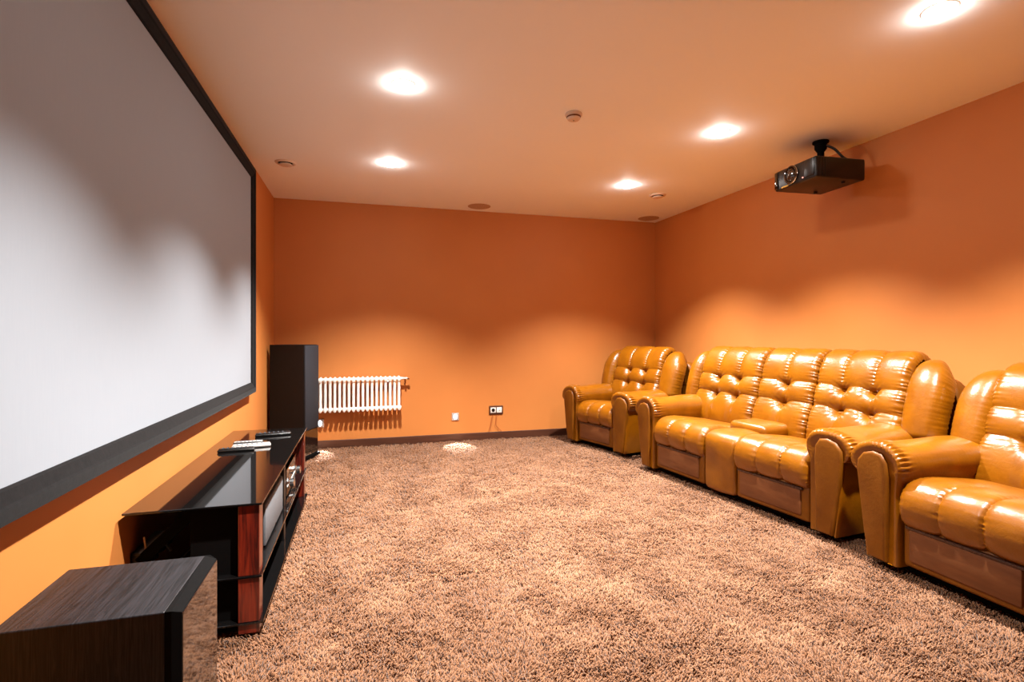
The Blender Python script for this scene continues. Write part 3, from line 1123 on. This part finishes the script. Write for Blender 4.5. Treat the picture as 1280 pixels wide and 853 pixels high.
def vent(x, y, lab):
    v = thing('ceiling_vent', lab, 'vent', (x, y, H), 0, 'round ceiling air vents')
    bm = bmesh.new()
    lathe(bm, [(0.058, -0.0005), (0.058, -0.008), (0.066, -0.014), (0.078, -0.011), (0.084, -0.0005)], 36)
    link_obj('rim', bm, M_BEIGE, v)
    bm = bmesh.new()
    lathe(bm, [(0.0, -0.012), (0.03, -0.012), (0.046, -0.014), (0.052, -0.020), (0.05, -0.026), (0.03, -0.031), (0, -0.032)], 36)
    link_obj('disc', bm, M_BEIGE, v)
    bm = bmesh.new()
    lathe(bm, [(0.0, -0.001), (0.059, -0.001), (0.059, -0.003), (0.0, -0.003)], 36)
    link_obj('throat', bm, M_BLACK, v)
    bm = bmesh.new()
    lathe(bm, [(0.006, -0.002), (0.006, -0.013)], 8)
    link_obj('stem', bm, M_BLACK, v)


vent(-0.613, 4.706, 'round ceiling air vent near the top far corner of the screen')
vent(2.906, 4.766, 'round ceiling air vent beside the far sofa side downlight')


def ceiling_speaker(x, y, lab):
    v = thing('ceiling_speaker', lab, 'speaker', (x, y, H), 0, 'flush ceiling speakers')
    bm = bmesh.new()
    lathe(bm, [(0.112, -0.0005), (0.112, -0.004), (0.118, -0.006), (0.125, -0.004), (0.126, -0.0005)], 40)
    link_obj('rim', bm, M_CSPK, v)
    bm = bmesh.new()
    lathe(bm, [(0, -0.006), (0.06, -0.0055), (0.111, -0.004), (0.1125, -0.001)], 40)
    link_obj('grille', bm, M_CSPK, v)


ceiling_speaker(1.25, 5.724, 'flush round ceiling speaker above the middle of the back wall')
ceiling_speaker(3.375, 5.74, 'flush round ceiling speaker above the far right corner')

# ------------------------------------------------------------------ projector hung from the ceiling
pj = thing('projector', 'black ceiling projector with round lens hung near the right wall', 'projector', (3.245, 3.12, 2.30), DEG(-4))
# local: front faces -x; half sizes
px, py_, pz = 0.205, 0.205, 0.15
bm = bmesh.new()
rbox(bm, -px, px, -py_, py_, 0.0, pz, 0.013, 3)
link_obj('body', bm, M_BLACK_P, pj)
link_obj('front_trim', box(-px - 0.008, -px + 0.01, -py_ + 0.012, -0.10, 0.02, pz - 0.008, bev=0.006), M_BLACK_P, pj)
link_obj('front_trim', box(-px - 0.008, -px + 0.01, 0.17, py_ - 0.004, 0.012, pz - 0.008, bev=0.006), M_GLOSS, pj)
bm = bmesh.new()
ML = Matrix.Translation((-px + 0.005, 0.025, 0.080)) @ Matrix.Rotation(-PI / 2, 4, 'Y')
lathe(bm, [(0.066, 0.0), (0.066, 0.016), (0.060, 0.022), (0.053, 0.020), (0.050, 0.010), (0.046, 0.006)], 36, ML)
ring = link_obj('lens_ring', bm, M_GLOSS, pj)
bm = bmesh.new()
lathe(bm, [(0.0665, 0.012), (0.0675, 0.015), (0.066, 0.018), (0.0645, 0.016)], 36, ML)
link_obj('lens_rim', bm, M_CHROME, ring)['label'] = 'thin chrome lens rim'
bm = bmesh.new()
lathe(bm, [(0.05, 0.008), (0.044, 0.020), (0.036, 0.013), (0.030, 0.017), (0.02, 0.024), (0, 0.028)], 32, ML)
link_obj('lens', bm, M_LENS, pj)
for k in range(3):
    y0 = -py_ - 0.004
    x0 = -px + 0.03 + k * 0.022
    link_obj('rib', box(x0, x0 + 0.008, y0, y0 + 0.012, 0.012, pz - 0.01, bev=0.003), M_BLACK_P, pj)
link_obj('badge', box(-px - 0.003, -px + 0.002, 0.06, 0.13, 0.008, 0.018), M_GOLD, pj, smooth=False)
bm = bmesh.new()
lathe(bm, [(0, 0.0), (0.005, 0.0), (0.005, 0.004), (0, 0.006)], 12, Matrix.Translation((-px - 0.001, -0.085, 0.028)) @ Matrix.Rotation(-PI / 2, 4, 'Y'))
link_obj('indicator', bm, M_RED, pj)
for sx, sy in ((0.08, -0.14), (0.10, 0.14)):
    bm = bmesh.new()
    lathe(bm, [(0, -0.012), (0.012, -0.012), (0.014, 0.004), (0, 0.004)], 16, Matrix.Translation((sx, sy, 0)))
    link_obj('foot', bm, M_BLACK_P, pj)
top = H - 2.30
bm = bmesh.new()
lathe(bm, [(0, top), (0.055, top), (0.055, top - 0.012), (0.042, top - 0.02), (0.04, top - 0.055), (0.028, top - 0.075), (0, top - 0.075)], 28, Matrix.Translation((0.02, 0.0, 0)))
tube(bm, [(0.02, 0, top - 0.04), (0.02, 0, pz + 0.01)], 0.024, 16)
rbox(bm, -0.06, 0.10, -0.06, 0.06, pz - 0.002, pz + 0.012, 0.003, 1)
for sx, sy in ((-0.10, -0.12), (-0.10, 0.12), (0.14, -0.12), (0.14, 0.12)):
    tube(bm, [(0.02 + (sx - 0.02) * 0.1, sy * 0.1, pz + 0.05), (sx, sy, pz + 0.004)], 0.009, 8)
link_obj('ceiling_mount', bm, M_BLACK, pj)
bm = bmesh.new()
tube(bm, [(0.03, -0.02, top - 0.03), (0.07, -0.07, pz + 0.11), (0.12, -0.10, pz + 0.04), (0.165, -0.11, pz + 0.015), (0.19, -0.10, pz - 0.03)], 0.009, 8, 5)
link_obj('cable', bm, M_CABLE, pj)
